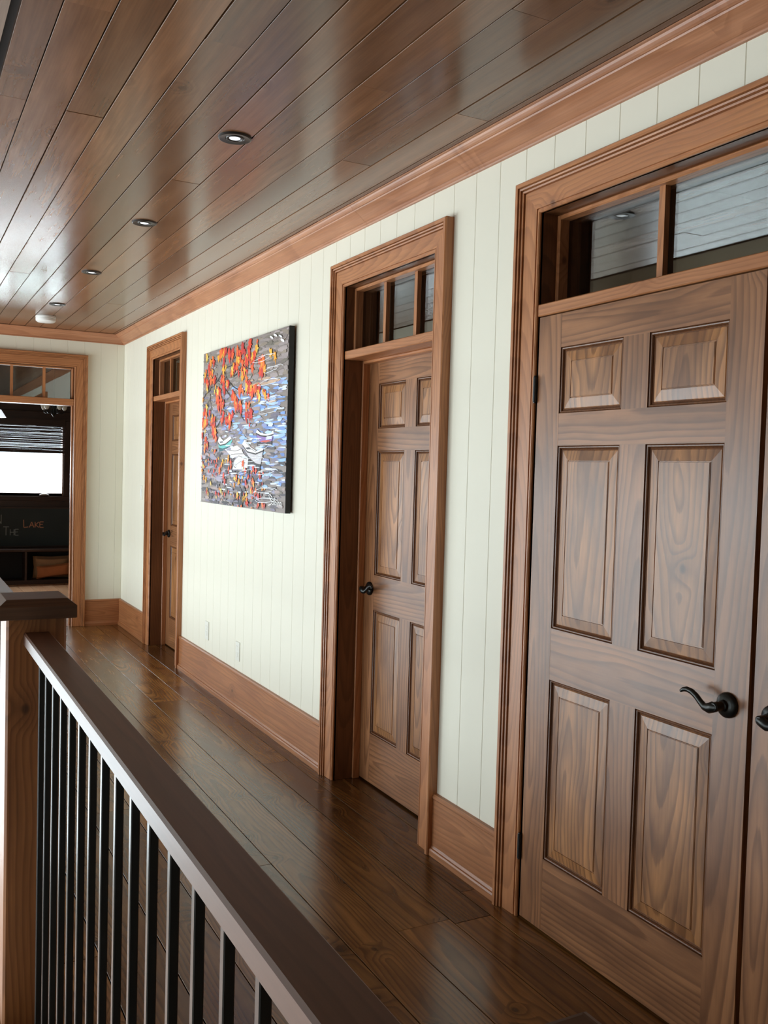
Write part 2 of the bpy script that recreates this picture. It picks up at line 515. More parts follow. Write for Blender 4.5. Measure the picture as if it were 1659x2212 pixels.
# end wall
bm = new_bm()
add_box(bm, OPEN_E[1]+.021, WT, YE+0.0155, YE+WT, 0.0, H)
add_box(bm, OPEN_E[0]-.021, OPEN_E[1]+.021, YE+0.0155, YE+WT, ZT+0.021, H)
add_box(bm, -1.6, OPEN_E[0]-.021, YE+0.0155, YE+WT, 0.0, H)
add_box(bm, EWX[1], -1.6, YE+0.0155, YE+WT, -2.95, 5.0)
add_box(bm, XL, EWX[0], YE+0.0155, YE+WT, -2.95, 5.0)
add_box(bm, EWX[0], EWX[1], YE+0.0155, YE+WT, -2.95, EWZ[0])
add_box(bm, EWX[0], EWX[1], YE+0.0155, YE+WT, EWZ[1], 5.0)
add_box(bm, -1.6, 0.9, YE+0.0155, YE+WT, -2.95, -0.25)
wall_end = struct('wall_end', bm, M_PLASTER, 'cream painted board wall closing the far end of the hallway', 'wall')
boards_with_openings(wall_end, (-2.08, 0.0), 0.148, -0.065, [(OPEN_E[0]-0.03, OPEN_E[1]+0.03, ZT+0.05)], 0.0, H-.001, 'y')

# great room wall with its three tall windows, and the wall behind the camera
bm = new_bm()
e = [YB] + [q for w in LEFT_WINDOWS for q in w] + [YE+WT]
for i in range(0, len(e), 2): add_box(bm, XL-0.2, XL, e[i], e[i+1], -2.95, 5.0)
for a, b in LEFT_WINDOWS:
    add_box(bm, XL-0.2, XL, a, b, -2.95, LWZ[0]); add_box(bm, XL-0.2, XL, a, b, LWZ[1], 5.0)
wall_left = struct('wall_left', bm, M_PLASTER, 'cream wall with tall windows across the great room', 'wall')
bm = new_bm(); add_box(bm, XL-0.2, WT, YB-0.15, YB, -2.95, 5.0)
struct('wall_back', bm, M_PLASTER, 'cream wall behind the viewpoint', 'wall')
bm = new_bm(); add_box(bm, XL, -1.6, 0.20, 0.35, -2.95, -0.25)
struct('wall_stairwell', bm, M_PLASTER, 'cream wall under the landing edge', 'wall')
def plain_window(n, axis, a, b, z0, z1, d, label):
    t = thing('window_%d' % n, (0, 0, 0), label, 'window', kind='structure')
    def bx(nm, s0, s1, q0, q1, w0, w1, mat):
        bm = new_bm()
        if axis == 'x': add_box(bm, d+w0, d+w1, s0, s1, q0, q1)
        else: add_box(bm, s0, s1, d+w0, d+w1, q0, q1)
        obj(nm, bm, mat, t)
    f = 0.06
    bx('frame', a, a+f, z0, z1, -.04, .04, W('darkwood', 'Z')); bx('frame', b-f, b, z0, z1, -.04, .04, W('darkwood', 'Z'))
    bx('frame', a+f, b-f, z0, z0+f, -.04, .04, W('darkwood', 'Y')); bx('frame', a+f, b-f, z1-f, z1, -.04, .04, W('darkwood', 'Y'))
    bx('pane', a+f, b-f, z0+f, z1-f, -.004, .004, M_GLASS)
for i, (a, b) in enumerate(LEFT_WINDOWS):
    plain_window(6+i, 'x', a, b, LWZ[0], LWZ[1], XL-0.05, 'tall dark framed window in the great room wall, number %s from the landing' % ('one', 'two', 'three', 'four', 'five')[i])
plain_window(11, 'y', EWX[0], EWX[1], EWZ[0], EWZ[1], YE+0.07, 'wide dark framed window in the end wall beyond the stairwell')

# unlit rooms behind the doors
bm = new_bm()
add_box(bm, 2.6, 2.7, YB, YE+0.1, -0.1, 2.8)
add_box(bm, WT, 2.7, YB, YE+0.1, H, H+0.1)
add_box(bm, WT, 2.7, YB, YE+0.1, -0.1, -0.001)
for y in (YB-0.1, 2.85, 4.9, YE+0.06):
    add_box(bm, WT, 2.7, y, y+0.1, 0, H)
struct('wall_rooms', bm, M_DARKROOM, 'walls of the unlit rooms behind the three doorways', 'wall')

# ------------------------------------------------------------------ trim profiles
CAS = [(0.0, 0.0), (0.0, 0.014), (0.004, 0.018), (0.009, 0.018), (0.011, 0.0135), (0.0135, 0.0135), (0.0145, 0.019), (0.076, 0.0215), (0.0765, 0.0155), (0.0795, 0.0155), (0.080, 0.027),
       (0.0855, 0.0285), (0.086, 0.0215), (0.089, 0.0215), (0.0895, 0.034), (0.0945, 0.0355), (0.095, 0.0285), (0.0975, 0.0285), (0.098, 0.040), (0.111, 0.040), (0.115, 0.036), (0.115, 0.0)]

def casing(parent, a, b, top, plane, sgn_face, side):
    """three mitred casing pieces round an opening a..b; f maps (s along wall, d out from wall, z)"""
    f = (lambda s, d, z: (-d, s, z)) if plane == 'x' else (lambda s, d, z: (s, YE-d, z))
    for edge, dirn in ((a, -1), (b, 1)):
        bm = new_bm()
        add_rings(bm, [[f(edge+dirn*w, d, 0.001) for w, d in CAS], [f(edge+dirn*w, d, top+w) for w, d in CAS]])
        obj('side_casing', bm, W('casing', 'Z'), parent)
    bm = new_bm()
    add_rings(bm, [[f(a-w, d, top+w) for w, d in CAS], [f(b+w, d, top+w) for w, d in CAS]])
    obj('head_casing', bm, W('casing', 'Y' if plane == 'x' else 'X'), parent)

def jambs(parent, a, b, top, plane, d0, d1, t=0.02, barz=(2.050, 2.090), bar=True, bard=(0.0, 0.13)):
    f = (lambda s0, s1, e0, e1, z0, z1: (e0, e1, s0, s1, z0, z1)) if plane == 'x' else (lambda s0, s1, e0, e1, z0, z1: (s0, s1, YE+e0, YE+e1, z0, z1))
    ax = 'Y' if plane == 'x' else 'X'
    box_obj('jamb', f(a-t, a, d0, d1, 0.001, top), W('jamb', 'Z'), parent)
    box_obj('jamb', f(b, b+t, d0, d1, 0.001, top), W('jamb', 'Z'), parent)
    box_obj('head_jamb', f(a-t, b+t, d0, d1, top, top+t), W('jamb', ax), parent)
    if bar:
        bm = new_bm(); chamfer_box(bm, *f(a, b, bard[0], bard[1], barz[0], barz[1]), 0.003, 'x-' if plane == 'x' else 'y-')
        obj('transom_bar', bm, W('casing', ax), parent)

def transom(n, a, b, z0, z1, plane, d, mull, label, bead=True):
    t = thing('window_%d' % n, (0, 0, 0), label, 'window', kind='structure')
    f = (lambda s0, s1, e0, e1, q0, q1: (e0, e1, s0, s1, q0, q1)) if plane == 'x' else (lambda s0, s1, e0, e1, q0, q1: (s0, s1, YE+e0, YE+e1, q0, q1))
    ax = 'Y' if plane == 'x' else 'X'
    w = 0.016
    for nm, q, m_ in (('stop_bead', (a, a+w, d-.045, d-.004, z0, z1), 'Z'), ('stop_bead', (b-w, b, d-.045, d-.004, z0, z1), 'Z'),
                      ('stop_bead', (a+w, b-w, d-.045, d-.004, z1-w, z1), ax)):
        bm = new_bm(); chamfer_box(bm, *f(*q), 0.004, 'x-' if plane == 'x' else 'y-')
        obj(nm, bm, W('casing' if nm == 'stop_bead' else 'jamb', m_), t)
    edges = [a] + list(mull) + [b]
    for m_ in mull:
        box_obj('muntin', f(m_-.012, m_+.012, d-.024, d-.004, z0, z1-w), W('casing', 'Z'), t)
    for e0, e1 in zip(edges, edges[1:]):
        box_obj('pane', f(e0+(.012 if e0 in mull else 0), e1-(.012 if e1 in mull else 0), d-.003, d+.003, z0, z1), M_GLASS, t)
    return t

# trim round each opening
OL = ['wide double door', 'closed single door beside the painting', 'narrow looking far door']
for i, (a, b) in enumerate(OPEN_R):
    t = thing('trim_%d' % (i+1), (0, (a+b)/2, 0), 'stained pine casing and jamb framing the %s' % OL[i], 'door trim', kind='structure')
    casing(t, a, b, ZT, 'x', -1, 0)
    if i == 0:
        jambs(t, a, b, ZT, 'x', -0.008, WT, bard=(-0.012, 0.13))
        box_obj('stop', (0.032, 0.046, a, b, 2.035, 2.05), W('jamb', 'Y'), t)
    else:
        jambs(t, a, b, ZT, 'x', -0.008, WT, bard=(-0.004, 0.13))
        for s0, s1 in ((a, a+.012), (b-.012, b)):
            bm = new_bm(); chamfer_box(bm, 0.092, 0.128, s0, s1, 0.001, 2.05, 0.003, 'x-')
            obj('stop', bm, W('casing', 'Z'), t)
        bm = new_bm(); chamfer_box(bm, 0.092, 0.128, a+.012, b-.012, 2.036, 2.05, 0.003, 'x-')
        obj('stop', bm, W('casing', 'Y'), t)
t = thing('trim_4', (sum(OPEN_E)/2, YE, 0), 'stained pine casing and jamb framing the open end doorway', 'door trim', kind='structure')
casing(t, OPEN_E[0], OPEN_E[1], ZT, 'y', -1, 0)
jambs(t, OPEN_E[0], OPEN_E[1], ZT, 'y', -0.008, WT, bard=(-0.004, 0.13), barz=(2.045, 2.105))
for s0, s1 in ((OPEN_E[0], OPEN_E[0]+.012), (OPEN_E[1]-.012, OPEN_E[1])):
    bm = new_bm(); chamfer_box(bm, s0, s1, YE+.06, YE+.10, 0.001, 2.045, 0.003, 'y-')
    obj('stop', bm, W('casing', 'Z'), t)

a, b = OPEN_R[0]
transom(1, a, b, 2.09, ZT, 'x', 0.100, [2.085, 1.615, 1.145], 'four pane transom window above the double door')
a, b = OPEN_R[1]
transom(2, a, b, 2.09, ZT, 'x', 0.085, [3.80, 3.517], 'three pane transom window above the single door by the painting')
a, b = OPEN_R[2]
transom(3, a, b, 2.09, ZT, 'x', 0.085, [7.518, 7.236], 'three pane transom window above the far narrow door')
transom(4, OPEN_E[0], OPEN_E[1], 2.105, ZT, 'y', 0.085, [-0.705, -0.982], 'three pane transom window above the open end doorway')

# crown moulding: right wall and end wall, mitred in the corner
ZC = 2.637
CR = [(0.0, ZC), (0.010, ZC), (0.013, ZC+.004), (0.013, ZC+.011), (0.017, ZC+.015), (0.021, ZC+.016), (0.026, ZC+.019), (0.036, ZC+.027), (0.048, ZC+.037), (0.060, ZC+.046),
      (0.070, ZC+.052), (0.076, ZC+.055), (0.078, ZC+.060), (0.083, ZC+.060), (0.088, ZC+.064), (0.094, ZC+.070), (0.098, ZC+.076), (0.105, ZC+.077), (0.105, H-.0015), (0.0, H-.0015)]
t = thing('trim_5', (0, YE, ZC), 'stained pine crown moulding with knots along the ceiling edge', 'crown moulding', kind='structure')
bm = new_bm()
add_rings(bm, [[(-d, YB, z) for d, z in CR], [(-d, 3.86, z) for d, z in CR]])
obj('crown_length', bm, W('crown', 'Y'), t)
bm = new_bm()
add_rings(bm, [[(-d, 3.861, z) for d, z in CR], [(-d, YE-d, z) for d, z in CR]])
obj('crown_length', bm, W('crown', 'Y'), t)
bm = new_bm()
add_rings(bm, [[(-1.632, YE-d, z) for d, z in CR], [(-d, YE-d, z) for d, z in CR]])
obj('crown_length', bm, W('crown', 'X'), t)

# skirting
BP = [(0.0, 0.0), (0.030, 0.0), (0.030, 0.022), (0.027, 0.028), (0.022, 0.030), (0.020, 0.036), (0.018, 0.040), (0.018, 0.224), (0.021, 0.228), (0.021, 0.238), (0.016, 0.245), (0.0, 0.245)]
t = thing('baseboard_right', (0, 0, 0), 'tall stained pine baseboard along the right wall', 'baseboard', kind='structure')
segs = [(OPEN_R[0][1]+CW, OPEN_R[1][0]-CW), (OPEN_R[1][1]+CW, OPEN_R[2][0]-CW), (OPEN_R[2][1]+CW, None), (YB, OPEN_R[0][0]-CW)]
for a, b in segs:
    bm = new_bm()
    add_rings(bm, [[(-d, a, z+.0005) for d, z in BP], [(-d, (YE-d) if b is None else b, z+.0005) for d, z in BP]])
    obj('baseboard_length', bm, W('base', 'Y'), t)
t = thing('baseboard_end', (0, YE, 0), 'tall stained pine baseboard along the end wall', 'baseboard', kind='structure')
for a, b in ((OPEN_E[1]+CW, None), (-1.66, OPEN_E[0]-CW)):
    bm = new_bm()
    add_rings(bm, [[(a, YE-d, z+.0005) for d, z in BP], [((-d) if b is None else b, YE-d, z+.0005) for d, z in BP]])
    obj('baseboard_length', bm, W('base', 'X'), t)

# ------------------------------------------------------------------ six panel doors
ROWS = [(1.722, 1.936), (1.020, 1.617), (0.250, 0.850)]
def door(n, y_lo, y_hi, x0, label, handle_at, lever_dir, panel_cols, ztop=2.045, zbot=0.010, hinges=(), th=0.036):
    t = thing('door_%d' % n, (x0, (y_lo+y_hi)/2, 0), label, 'door', kind='structure')
    x1 = x0+th
    cols = sorted(panel_cols)
    (c0, c1), (c2, c3) = cols
    e = 0.0003
    for a, b in ((y_lo, c0), (c3, y_hi)):
        box_obj('stile', (x0, x1, a, b, zbot, ztop), W('door', 'Z'), t)
    zs = [zbot, ROWS[2][0], ROWS[2][1], ROWS[1][0], ROWS[1][1], ROWS[0][0], ROWS[0][1], ztop]
    for i in range(0, 8, 2):
        box_obj('rail', (x0+e, x1, c0+e, c3-e, zs[i], zs[i+1]), W('door', 'Y'), t)
    for z0, z1 in ROWS:
        box_obj('mullion', (x0+2*e, x1, c1, c2, z0, z1), W('door', 'Z'), t)
        for a, b in cols:
            def ring(ins, dep): return [(x0+dep, a+ins, z0+ins), (x0+dep, b-ins, z0+ins), (x0+dep, b-ins, z1-ins), (x0+dep, a+ins, z1-ins)]
            bm = new_bm()
            add_rings(bm, [ring(.0145, .0115), ring(.0165, .0095), ring(.047, .0060), ring(.0475, .0085), ring(.0495, .0085), ring(.050, .0060), ring(.0515, .0060), ring(.052, .0045)], False, True)
            p = obj('panel', bm, W('panel', 'Z'), t)
            bm = new_bm()
            add_rings(bm, [ring(0, 0), ring(.0005, .0055), ring(.0035, .0030), ring(.0065, .0035), ring(.0085, .0065), ring(.0090, .0105), ring(.0115, .0090), ring(.0145, .0115)], False, False)
            obj('moulding', bm, W('jamb', 'Z'), p)
    # lever handle
    hy, hz = handle_at
    bm = new_bm()
    add_lathe(bm, [(0.0, .0), (0.033, .0), (0.0335, .004), (0.0325, .008), (0.028, .012), (0.020, .0145), (0.0155, .016), (0.0145, .018), (0.0145, .024), (0.0115, .026), (0.0105, .036), (0.0125, .038), (0.0125, .052), (0.009, .055), (0, .055)], (x0, hy, hz), 'x', 28, -1)
    h = obj('handle', bm, M_BRONZE, t, smooth=True)
    s = lever_dir
    P = [(-.047, -.006, .000), (-.048, .006, -.002), (-.048, .020, -.008), (-.047, .036, -.008), (-.046, .050, .001), (-.045, .066, .013), (-.045, .082, .021), (-.046, .098, .024), (-.048, .110, .021), (-.050, .117, .015)]
    bm = new_bm()
    add_tube(bm, [(x0+x, hy+s*y, hz+z) for x, y, z in P], [.009, .0115, .0110, .0080, .0070, .0068, .0064, .0058, .0046, .003], 12, 1.25)
    obj('lever', bm, M_BRONZE, h, smooth=True)
    for hy_, hz_ in hinges:
        bm = new_bm()
        prof = [(0, -.046), (.004, -.046), (.0045, -.042), (.0068, -.041), (.0068, .041), (.0045, .042), (.004, .046), (0, .046)]
        add_lathe(bm, prof, (x0-.007, hy_, hz_), 'z', 12)
        obj('hinge', bm, M_BLACK, t, smooth=True)
    return t

XD = -0.010
door(1, 1.623, 2.5405, XD, 'left leaf of the double door, brown pine with six raised panels', (1.686, 0.940), 1, [(2.132, 2.424), (1.735, 2.023)], hinges=[(2.546, 1.807), (2.546, 0.250)])
door(2, 0.6895, 1.607, XD, 'right leaf of the double door, cut off by the frame edge', (1.544, 0.940), -1, [(1.207, 1.495), (0.806, 1.098)], hinges=[(0.684, 1.807), (0.684, 0.250)])
door(3, 3.238, 4.077, 0.129, 'closed brown six panel door to the right of the painting', (4.005, 0.95), -1, [(3.704, 3.966), (3.343, 3.604)])
door(4, 6.958, 7.797, 0.129, 'closed brown six panel door furthest down the right wall', (7.725, 0.95), -1, [(7.424, 7.686), (7.063, 7.324)])

# ------------------------------------------------------------------ painting
def stroke_mesh(name, polys, parent, x_base):
    """flat paint strokes: list of (points in (u,v) canvas metres, colour)"""
    verts, faces, cols = [], [], []
    for i, (pts, col) in enumerate(polys):
        n0 = len(verts)
        for u, v in pts: verts.append((x_base-3.5e-6*i, u, v))
        faces.append(list(range(n0, len(verts))))
        cols.append(col)
    me = bpy.data.meshes.new(name)
    me.from_pydata(verts, [], faces)
    at = me.color_attributes.new('paint', 'FLOAT_COLOR', 'CORNER')
    k = 0
    for f, c in zip(me.polygons, cols):
        for _ in range(f.loop_total):
            at.data[k].color = c; k += 1
    me.materials.append(M_PAINT)
    o = bpy.data.objects.new(name, me)
    COL.objects.link(o)
    o.parent = parent
    o.location = -world_loc(parent)
    return o

PY0, PY1, PZ0, PZ1 = 4.703, 6.262, 1.276, 2.288          # near edge, far edge, bottom, top
PWD, PHT = PY1-PY0, PZ1-PZ0
pic = thing('painting', (-0.02, (PY0+PY1)/2, PZ0), 'unframed lake painting with red autumn leaves and moored boats on the cream wall', 'painting')
bm = new_bm(); chamfer_box(bm, -0.042, -0.012, PY0, PY1, PZ0, PZ1, 0.002, 'x-')
obj('canvas', bm, M_CANVAS_EDGE, pic)
def cv(a, b):            # canvas fraction (left to right, bottom to top) -> wall coordinates
    return (PY1-a*PWD, PZ0+b*PHT)
rp = random.Random(5)
def jit(c, k=0.12):
    m_ = 1+rp.uniform(-k, k)
    return tuple(min(1, max(0, v*m_)) for v in c[:3])+(1,)
clampf = lambda v, a=0.002, b=0.998: min(b, max(a, v))
def blob(a, b, w, h, ang, n=7, irr=0.3):
    pts = []
    for i in range(n):
        t_ = 2*math.pi*i/n; r_ = 1+rp.uniform(-irr, irr)
        x_, y_ = w*math.cos(t_)*r_, h*math.sin(t_)*r_
        pts.append((clampf(a+x_*math.cos(ang)-y_*math.sin(ang)/1.54), clampf(b+x_*math.sin(ang)*1.54+y_*math.cos(ang))))
    return pts
def ribbon(path, w):
    """thin brush line through canvas fractions"""
    L_, R_ = [], []
    for i, p in enumerate(path):
        q0, q1 = path[max(0, i-1)], path[min(len(path)-1, i+1)]
        dx, dy = (q1[0]-q0[0])*1.54, q1[1]-q0[1]
        l_ = math.hypot(dx, dy) or 1
        nx, ny = -dy/l_*w/1.54, dx/l_*w
        L_.append((clampf(p[0]+nx), clampf(p[1]+ny))); R_.append((clampf(p[0]-nx), clampf(p[1]-ny)))
    return [[L_[i], L_[i+1], R_[i+1], R_[i]] for i in range(len(path)-1)]
S_ = srgb
polys = []
def put(pts, col): polys.append(([cv(*p) for p in pts], col))
put([(0.001, 0.001), (0.999, 0.001), (0.999, 0.999), (0.001, 0.999)], S_(140, 128, 122))
GREY = [S_(150, 138, 134), S_(128, 116, 112), S_(166, 152, 150), S_(120, 112, 100), S_(146, 132, 118)]
BLUE = [S_(128, 164, 226), S_(150, 190, 240), S_(110, 140, 205), S_(178, 205, 245), S_(140, 150, 195), S_(160, 196, 232)]
MAUV = [S_(150, 146, 168), S_(128, 120, 138), S_(168, 160, 178), S_(110, 104, 120), S_(170, 150, 146)]
DARK = [S_(70, 66, 76), S_(84, 78, 84), S_(60, 56, 60), S_(96, 88, 96)]
for i in range(1150):
    a, b = rp.random(), rp.random()
    side = a + 0.25*math.sin(b*6)*0.2
    if b > 0.74: pal = GREY
    elif b > 0.36:
        pb = min(1, max(0, (side-0.25)*1.6))
        pal = BLUE if rp.random() < pb*0.78 else (MAUV if rp.random() < 0.6 else GREY)
    else:
        pb = min(1, max(0, (side-0.45)*1.7))
        r_ = rp.random()
        pal = BLUE if r_ < pb*0.5 else (MAUV if r_ < 0.62 else DARK)
    if b < 0.13: pal = DARK if rp.random() < 0.45 else (GREY if rp.random() < .5 else MAUV)
    put(blob(a, b, rp.uniform(.018, .06), rp.uniform(.006, .013), rp.uniform(-.06, .06), 7), jit(rp.choice(pal)))
for i in range(90):        # pale ripples
    a, b = rp.uniform(.3, .99), rp.uniform(.08, .72)
    put(blob(a, b, rp.uniform(.015, .05), rp.uniform(.003, .006), rp.uniform(-.05, .05), 6), jit(S_(222, 230, 246), .06))
for i in range(10):
    put(blob(rp.uniform(.55, .98), rp.uniform(.60, .76), rp.uniform(.03, .07), .008, 0, 7), jit(S_(196, 164, 138)))
stroke_mesh('painted_water', polys, pic, -0.0424)

polys = []
INK = S_(34, 26, 26); WHITE = S_(240, 238, 236)
def zc(x, y):            # sketch grid -> canvas fraction
    yt = 428-(x-127)*.352; yb = 1985+(x-93)*.139
    p = (x-110)/905.0
    return (clampf((p/5.1)/((1-p)/6.5+p/5.1)), clampf((yb-y)/(yb-yt)))
def shape(col, *pts): put([zc(*p) for p in pts], col)
def line(col, w, *pts):
    for q in ribbon([zc(*p) for p in pts], w): put(q, col)
# purple boat
shape(S_(52, 44, 54), (700, 1345), (860, 1335), (862, 1395), (705, 1398))
shape(S_(146, 112, 184), (690, 1255), (712, 1330), (750, 1358), (860, 1338), (880, 1268), (830, 1288), (740, 1284))
shape(S_(205, 84, 66), (735, 1350), (760, 1336), (830, 1331), (855, 1340), (800, 1356))
shape(WHITE, (690, 1252), (702, 1216), (735, 1250), (790, 1258), (850, 1240), (874, 1222), (880, 1262), (830, 1284), (740, 1280))
line(INK, .004, (690, 1260), (738, 1285), (800, 1294), (878, 1272))
line(INK, .003, (690, 1255), (712, 1335), (735, 1352))
line(INK, .002, (702, 1218), (738, 1252), (800, 1262), (872, 1226))
# teal boat
shape(S_(46, 96, 104), (292, 1400), (400, 1398), (372, 1440), (300, 1458))
shape(S_(104, 192, 186), (288, 1368), (302, 1394), (362, 1384), (430, 1320), (437, 1342), (412, 1396), (335, 1424), (294, 1412))
shape(WHITE, (284, 1342), (302, 1296), (345, 1344), (415, 1292), (440, 1340), (427, 1326), (366, 1376), (302, 1388))
line(INK, .004, (287, 1366), (308, 1391), (365, 1378), (430, 1324))
shape(S_(84, 80, 86), (302, 1352), (335, 1348), (345, 1358), (310, 1366))
# pale boat
shape(S_(48, 44, 50), (610, 1530), (690, 1578), (745, 1590), (742, 1682), (690, 1660), (640, 1605))
shape(S_(206, 200, 204), (555, 1402), (600, 1460), (680, 1477), (770, 1440), (747, 1590), (690, 1576), (612, 1502))
shape(WHITE, (545, 1372), (570, 1328), (640, 1410), (700, 1448), (770, 1418), (772, 1446), (690, 1476), (600, 1456), (556, 1402))
line(INK, .004, (550, 1390), (600, 1457), (690, 1480), (772, 1444))
shape(S_(60, 56, 62), (578, 1414), (620, 1408), (642, 1430), (600, 1432))
line(S_(150, 144, 150), .002, (575, 1345), (640, 1425), (700, 1462))
# jetty
shape(S_(238, 234, 232), (360, 1432), (490, 1390), (540, 1432), (560, 1478), (500, 1500), (440, 1530), (415, 1490))
shape(S_(232, 228, 228), (500, 1495), (560, 1478), (615, 1530), (612, 1625), (560, 1642), (445, 1642), (466, 1545))
line(S_(120, 108, 104), .002, (400, 1440), (470, 1450), (530, 1432))
line(S_(120, 108, 104), .002, (425, 1490), (480, 1480), (555, 1478))
line(S_(120, 108, 104), .002, (466, 1545), (510, 1500), (600, 1535))
line(S_(120, 108, 104), .0015, (480, 1600), (530, 1560), (600, 1580))
shape(S_(66, 58, 60), (612, 1530), (636, 1542), (622, 1722), (602, 1722))
shape(S_(44, 42, 50), (545, 1900), (575, 1890), (560, 2040), (525, 2035))
stroke_mesh('painted_boats', polys, pic, -0.0462)

polys = []
# branches
for path in ([(0, .70), (.10, .745), (.22, .80), (.30, .865), (.40, .875), (.46, .93)], [(.06, .60), (.12, .70), (.10, .80), (.16, .90)], [(.22, .80), (.36, .70), (.46, .63), (.56, .52)],
             [(0, .48), (.08, .52), (.20, .50), (.30, .55), (.38, .50)], [(.30, .865), (.33, .78), (.42, .74), (.52, .70)], [(0, .38), (.05, .42), (.10, .40)], [(.10, .745), (.14, .62), (.12, .55)],
             [(.42, .80), (.52, .85), (.62, .82)], [(.28, .66), (.30, .60), (.36, .56)], [(0, .86), (.10, .84), (.2, .80)]):
    pp = []
    for p0, p1 in zip(path, path[1:]):
        for k in range(4):
            f_ = k/4
            pp.append((p0[0]+(p1[0]-p0[0])*f_+rp.uniform(-.008, .008), p0[1]+(p1[1]-p0[1])*f_+rp.uniform(-.006, .006)))
    pp.append(path[-1])
    for q in ribbon(pp, .0035): put(q, S_(48, 36, 38))
for i in range(60):        # twigs
    a, b = rp.uniform(.01, .5), rp.choice((rp.uniform(.45, .93), rp.uniform(.03, .3)))
    an = rp.uniform(0, 6.28)
    for q in ribbon([(a, b), (a+.03*math.cos(an), b+.03*math.sin(an)), (a+.05*math.cos(an+.5), b+.05*math.sin(an+.5))], .0016): put(q, rp.choice([S_(44, 34, 36), S_(90, 74, 74), S_(214, 210, 210)]))
RED = [S_(226, 66, 30), S_(238, 92, 36), S_(208, 50, 34), S_(244, 112, 44), S_(196, 52, 44)]
ORG = [S_(246, 150, 44), S_(244, 182, 60), S_(240, 202, 92), S_(248, 166, 40)]
def leaf(a, b, s, ang, col):
    """three pointed leaf"""
    base = [(-.15, .9), (.25, .55), (.7, .75), (.45, .15), (.55, -.55), (.15, -.25), (-.05, -1.15), (-.3, -.2), (-.75, -.4), (-.4, .2), (-.65, .65)]
    pts = []
    for x_, y_ in base:
        x_ *= rp.uniform(.7, 1.15); y_ *= rp.uniform(.8, 1.1)
        x2 = x_*math.cos(ang)-y_*math.sin(ang); y2 = x_*math.sin(ang)+y_*math.cos(ang)
        pts.append((clampf(a+x2*s/1.54), clampf(b+y2*s)))
    put(pts, col)
TOPL = [(680, 265), (600, 320), (500, 340), (430, 360), (340, 390), (290, 405), (240, 420), (215, 440), (140, 440), (400, 440), (480, 430), (560, 450), (640, 430), (720, 500), (745, 560), (640, 520), (580, 500), (460, 560), (540, 600), (430, 620),
        (330, 600), (220, 640), (140, 660), (380, 740), (330, 720), (150, 740), (560, 680), (600, 790), (690, 800), (700, 870), (640, 860), (520, 830), (450, 880), (300, 820), (290, 880), (260, 850), (470, 960), (520, 1010), (600, 1010), (610, 1080),
        (160, 980), (150, 1040), (290, 980), (320, 1000), (330, 1100), (400, 1090), (420, 1130), (230, 1140), (150, 1180), (130, 1150), (220, 1230), (240, 1290), (140, 1280), (150, 1400), (785, 850), (500, 500), (300, 470), (180, 600), (200, 690)]
for x, y in TOPL:
    for k in range(5):
        a, b = zc(x+rp.gauss(0, 18), y+rp.gauss(0, 34))
        if a < .01 or b > .975: continue
        leaf(a, b, rp.uniform(.022, .044), rp.uniform(-.6, .6), jit(rp.choice(RED if rp.random() < .76 else ORG), .1))
for x, y, c in ((835, 415, 1), (880, 455, 1), (770, 590, 1), (760, 520, 0)):
    a, b = zc(x, y); leaf(a, b, .040, .3, jit(rp.choice(ORG if c else RED), .1))
BOTL = [(230, 1450), (150, 1420), (240, 1570), (280, 1600), (380, 1550), (430, 1560), (320, 1600), (550, 1580), (570, 1660), (650, 1660), (640, 1700), (700, 1680), (740, 1730), (490, 1740), (500, 1790), (590, 1790), (270, 1740), (210, 1800), (160, 1760),
        (330, 1860), (400, 1900), (460, 1910), (280, 1940), (130, 1600), (200, 1650), (310, 1650), (660, 1890), (580, 1900), (620, 1980), (690, 1920), (740, 1940), (560, 1960), (720, 2030), (640, 2060), (790, 2030), (350, 1760), (420, 1660), (180, 1900), (120, 1700), (680, 1780)]
for x, y in BOTL:
    for k in range(2):
        a, b = zc(x+rp.gauss(0, 14), y+rp.gauss(0, 22))
        if a < .01 or b < .02: continue
        leaf(a, b, rp.uniform(.016, .032), rp.uniform(-1, 1), jit(rp.choice(RED if rp.random() < .55 else ORG), .15))
for i in range(140):       # small dabs among the lower leaves
    x, y = rp.uniform(110, 800), rp.uniform(1440, 2060)
    if 360 < x < 780 and y < 1650: continue
    a, b = zc(x, y)
    put(blob(a, b, rp.uniform(.004, .010), rp.uniform(.005, .012), rp.uniform(-1, 1), 6), jit(rp.choice(RED+ORG+DARK+DARK+MAUV), .15))
# loose white scribbles on the water
for a, b, w in ((.80, .86, .13), (.86, .72, .14), (.88, .56, .13), (.70, .40, .10), (.72, .29, .12), (.86, .22, .12), (.85, .115, .13), (.90, .79, .10), (.62, .215, .08), (.82, .36, .1), (.9, .62, .09), (.86, .06, .13)):
    path = [(a+w*math.cos(t_*.7)*(.6+.05*t_)-.01*t_, b+.014*math.sin(t_*.7+.4)+rp.uniform(-.004, .004)) for t_ in range(12)]
    for q in ribbon([(clampf(x_), y_) for x_, y_ in path], .0014): put(q, S_(236, 236, 240))
for a, b in ((.95, .93), (.88, .97), (.84, .965), (.93, .955)):
    put(blob(a, b, .02, .007, -.3, 6), WHITE)
stroke_mesh('painted_leaves', polys, pic, -0.0472)

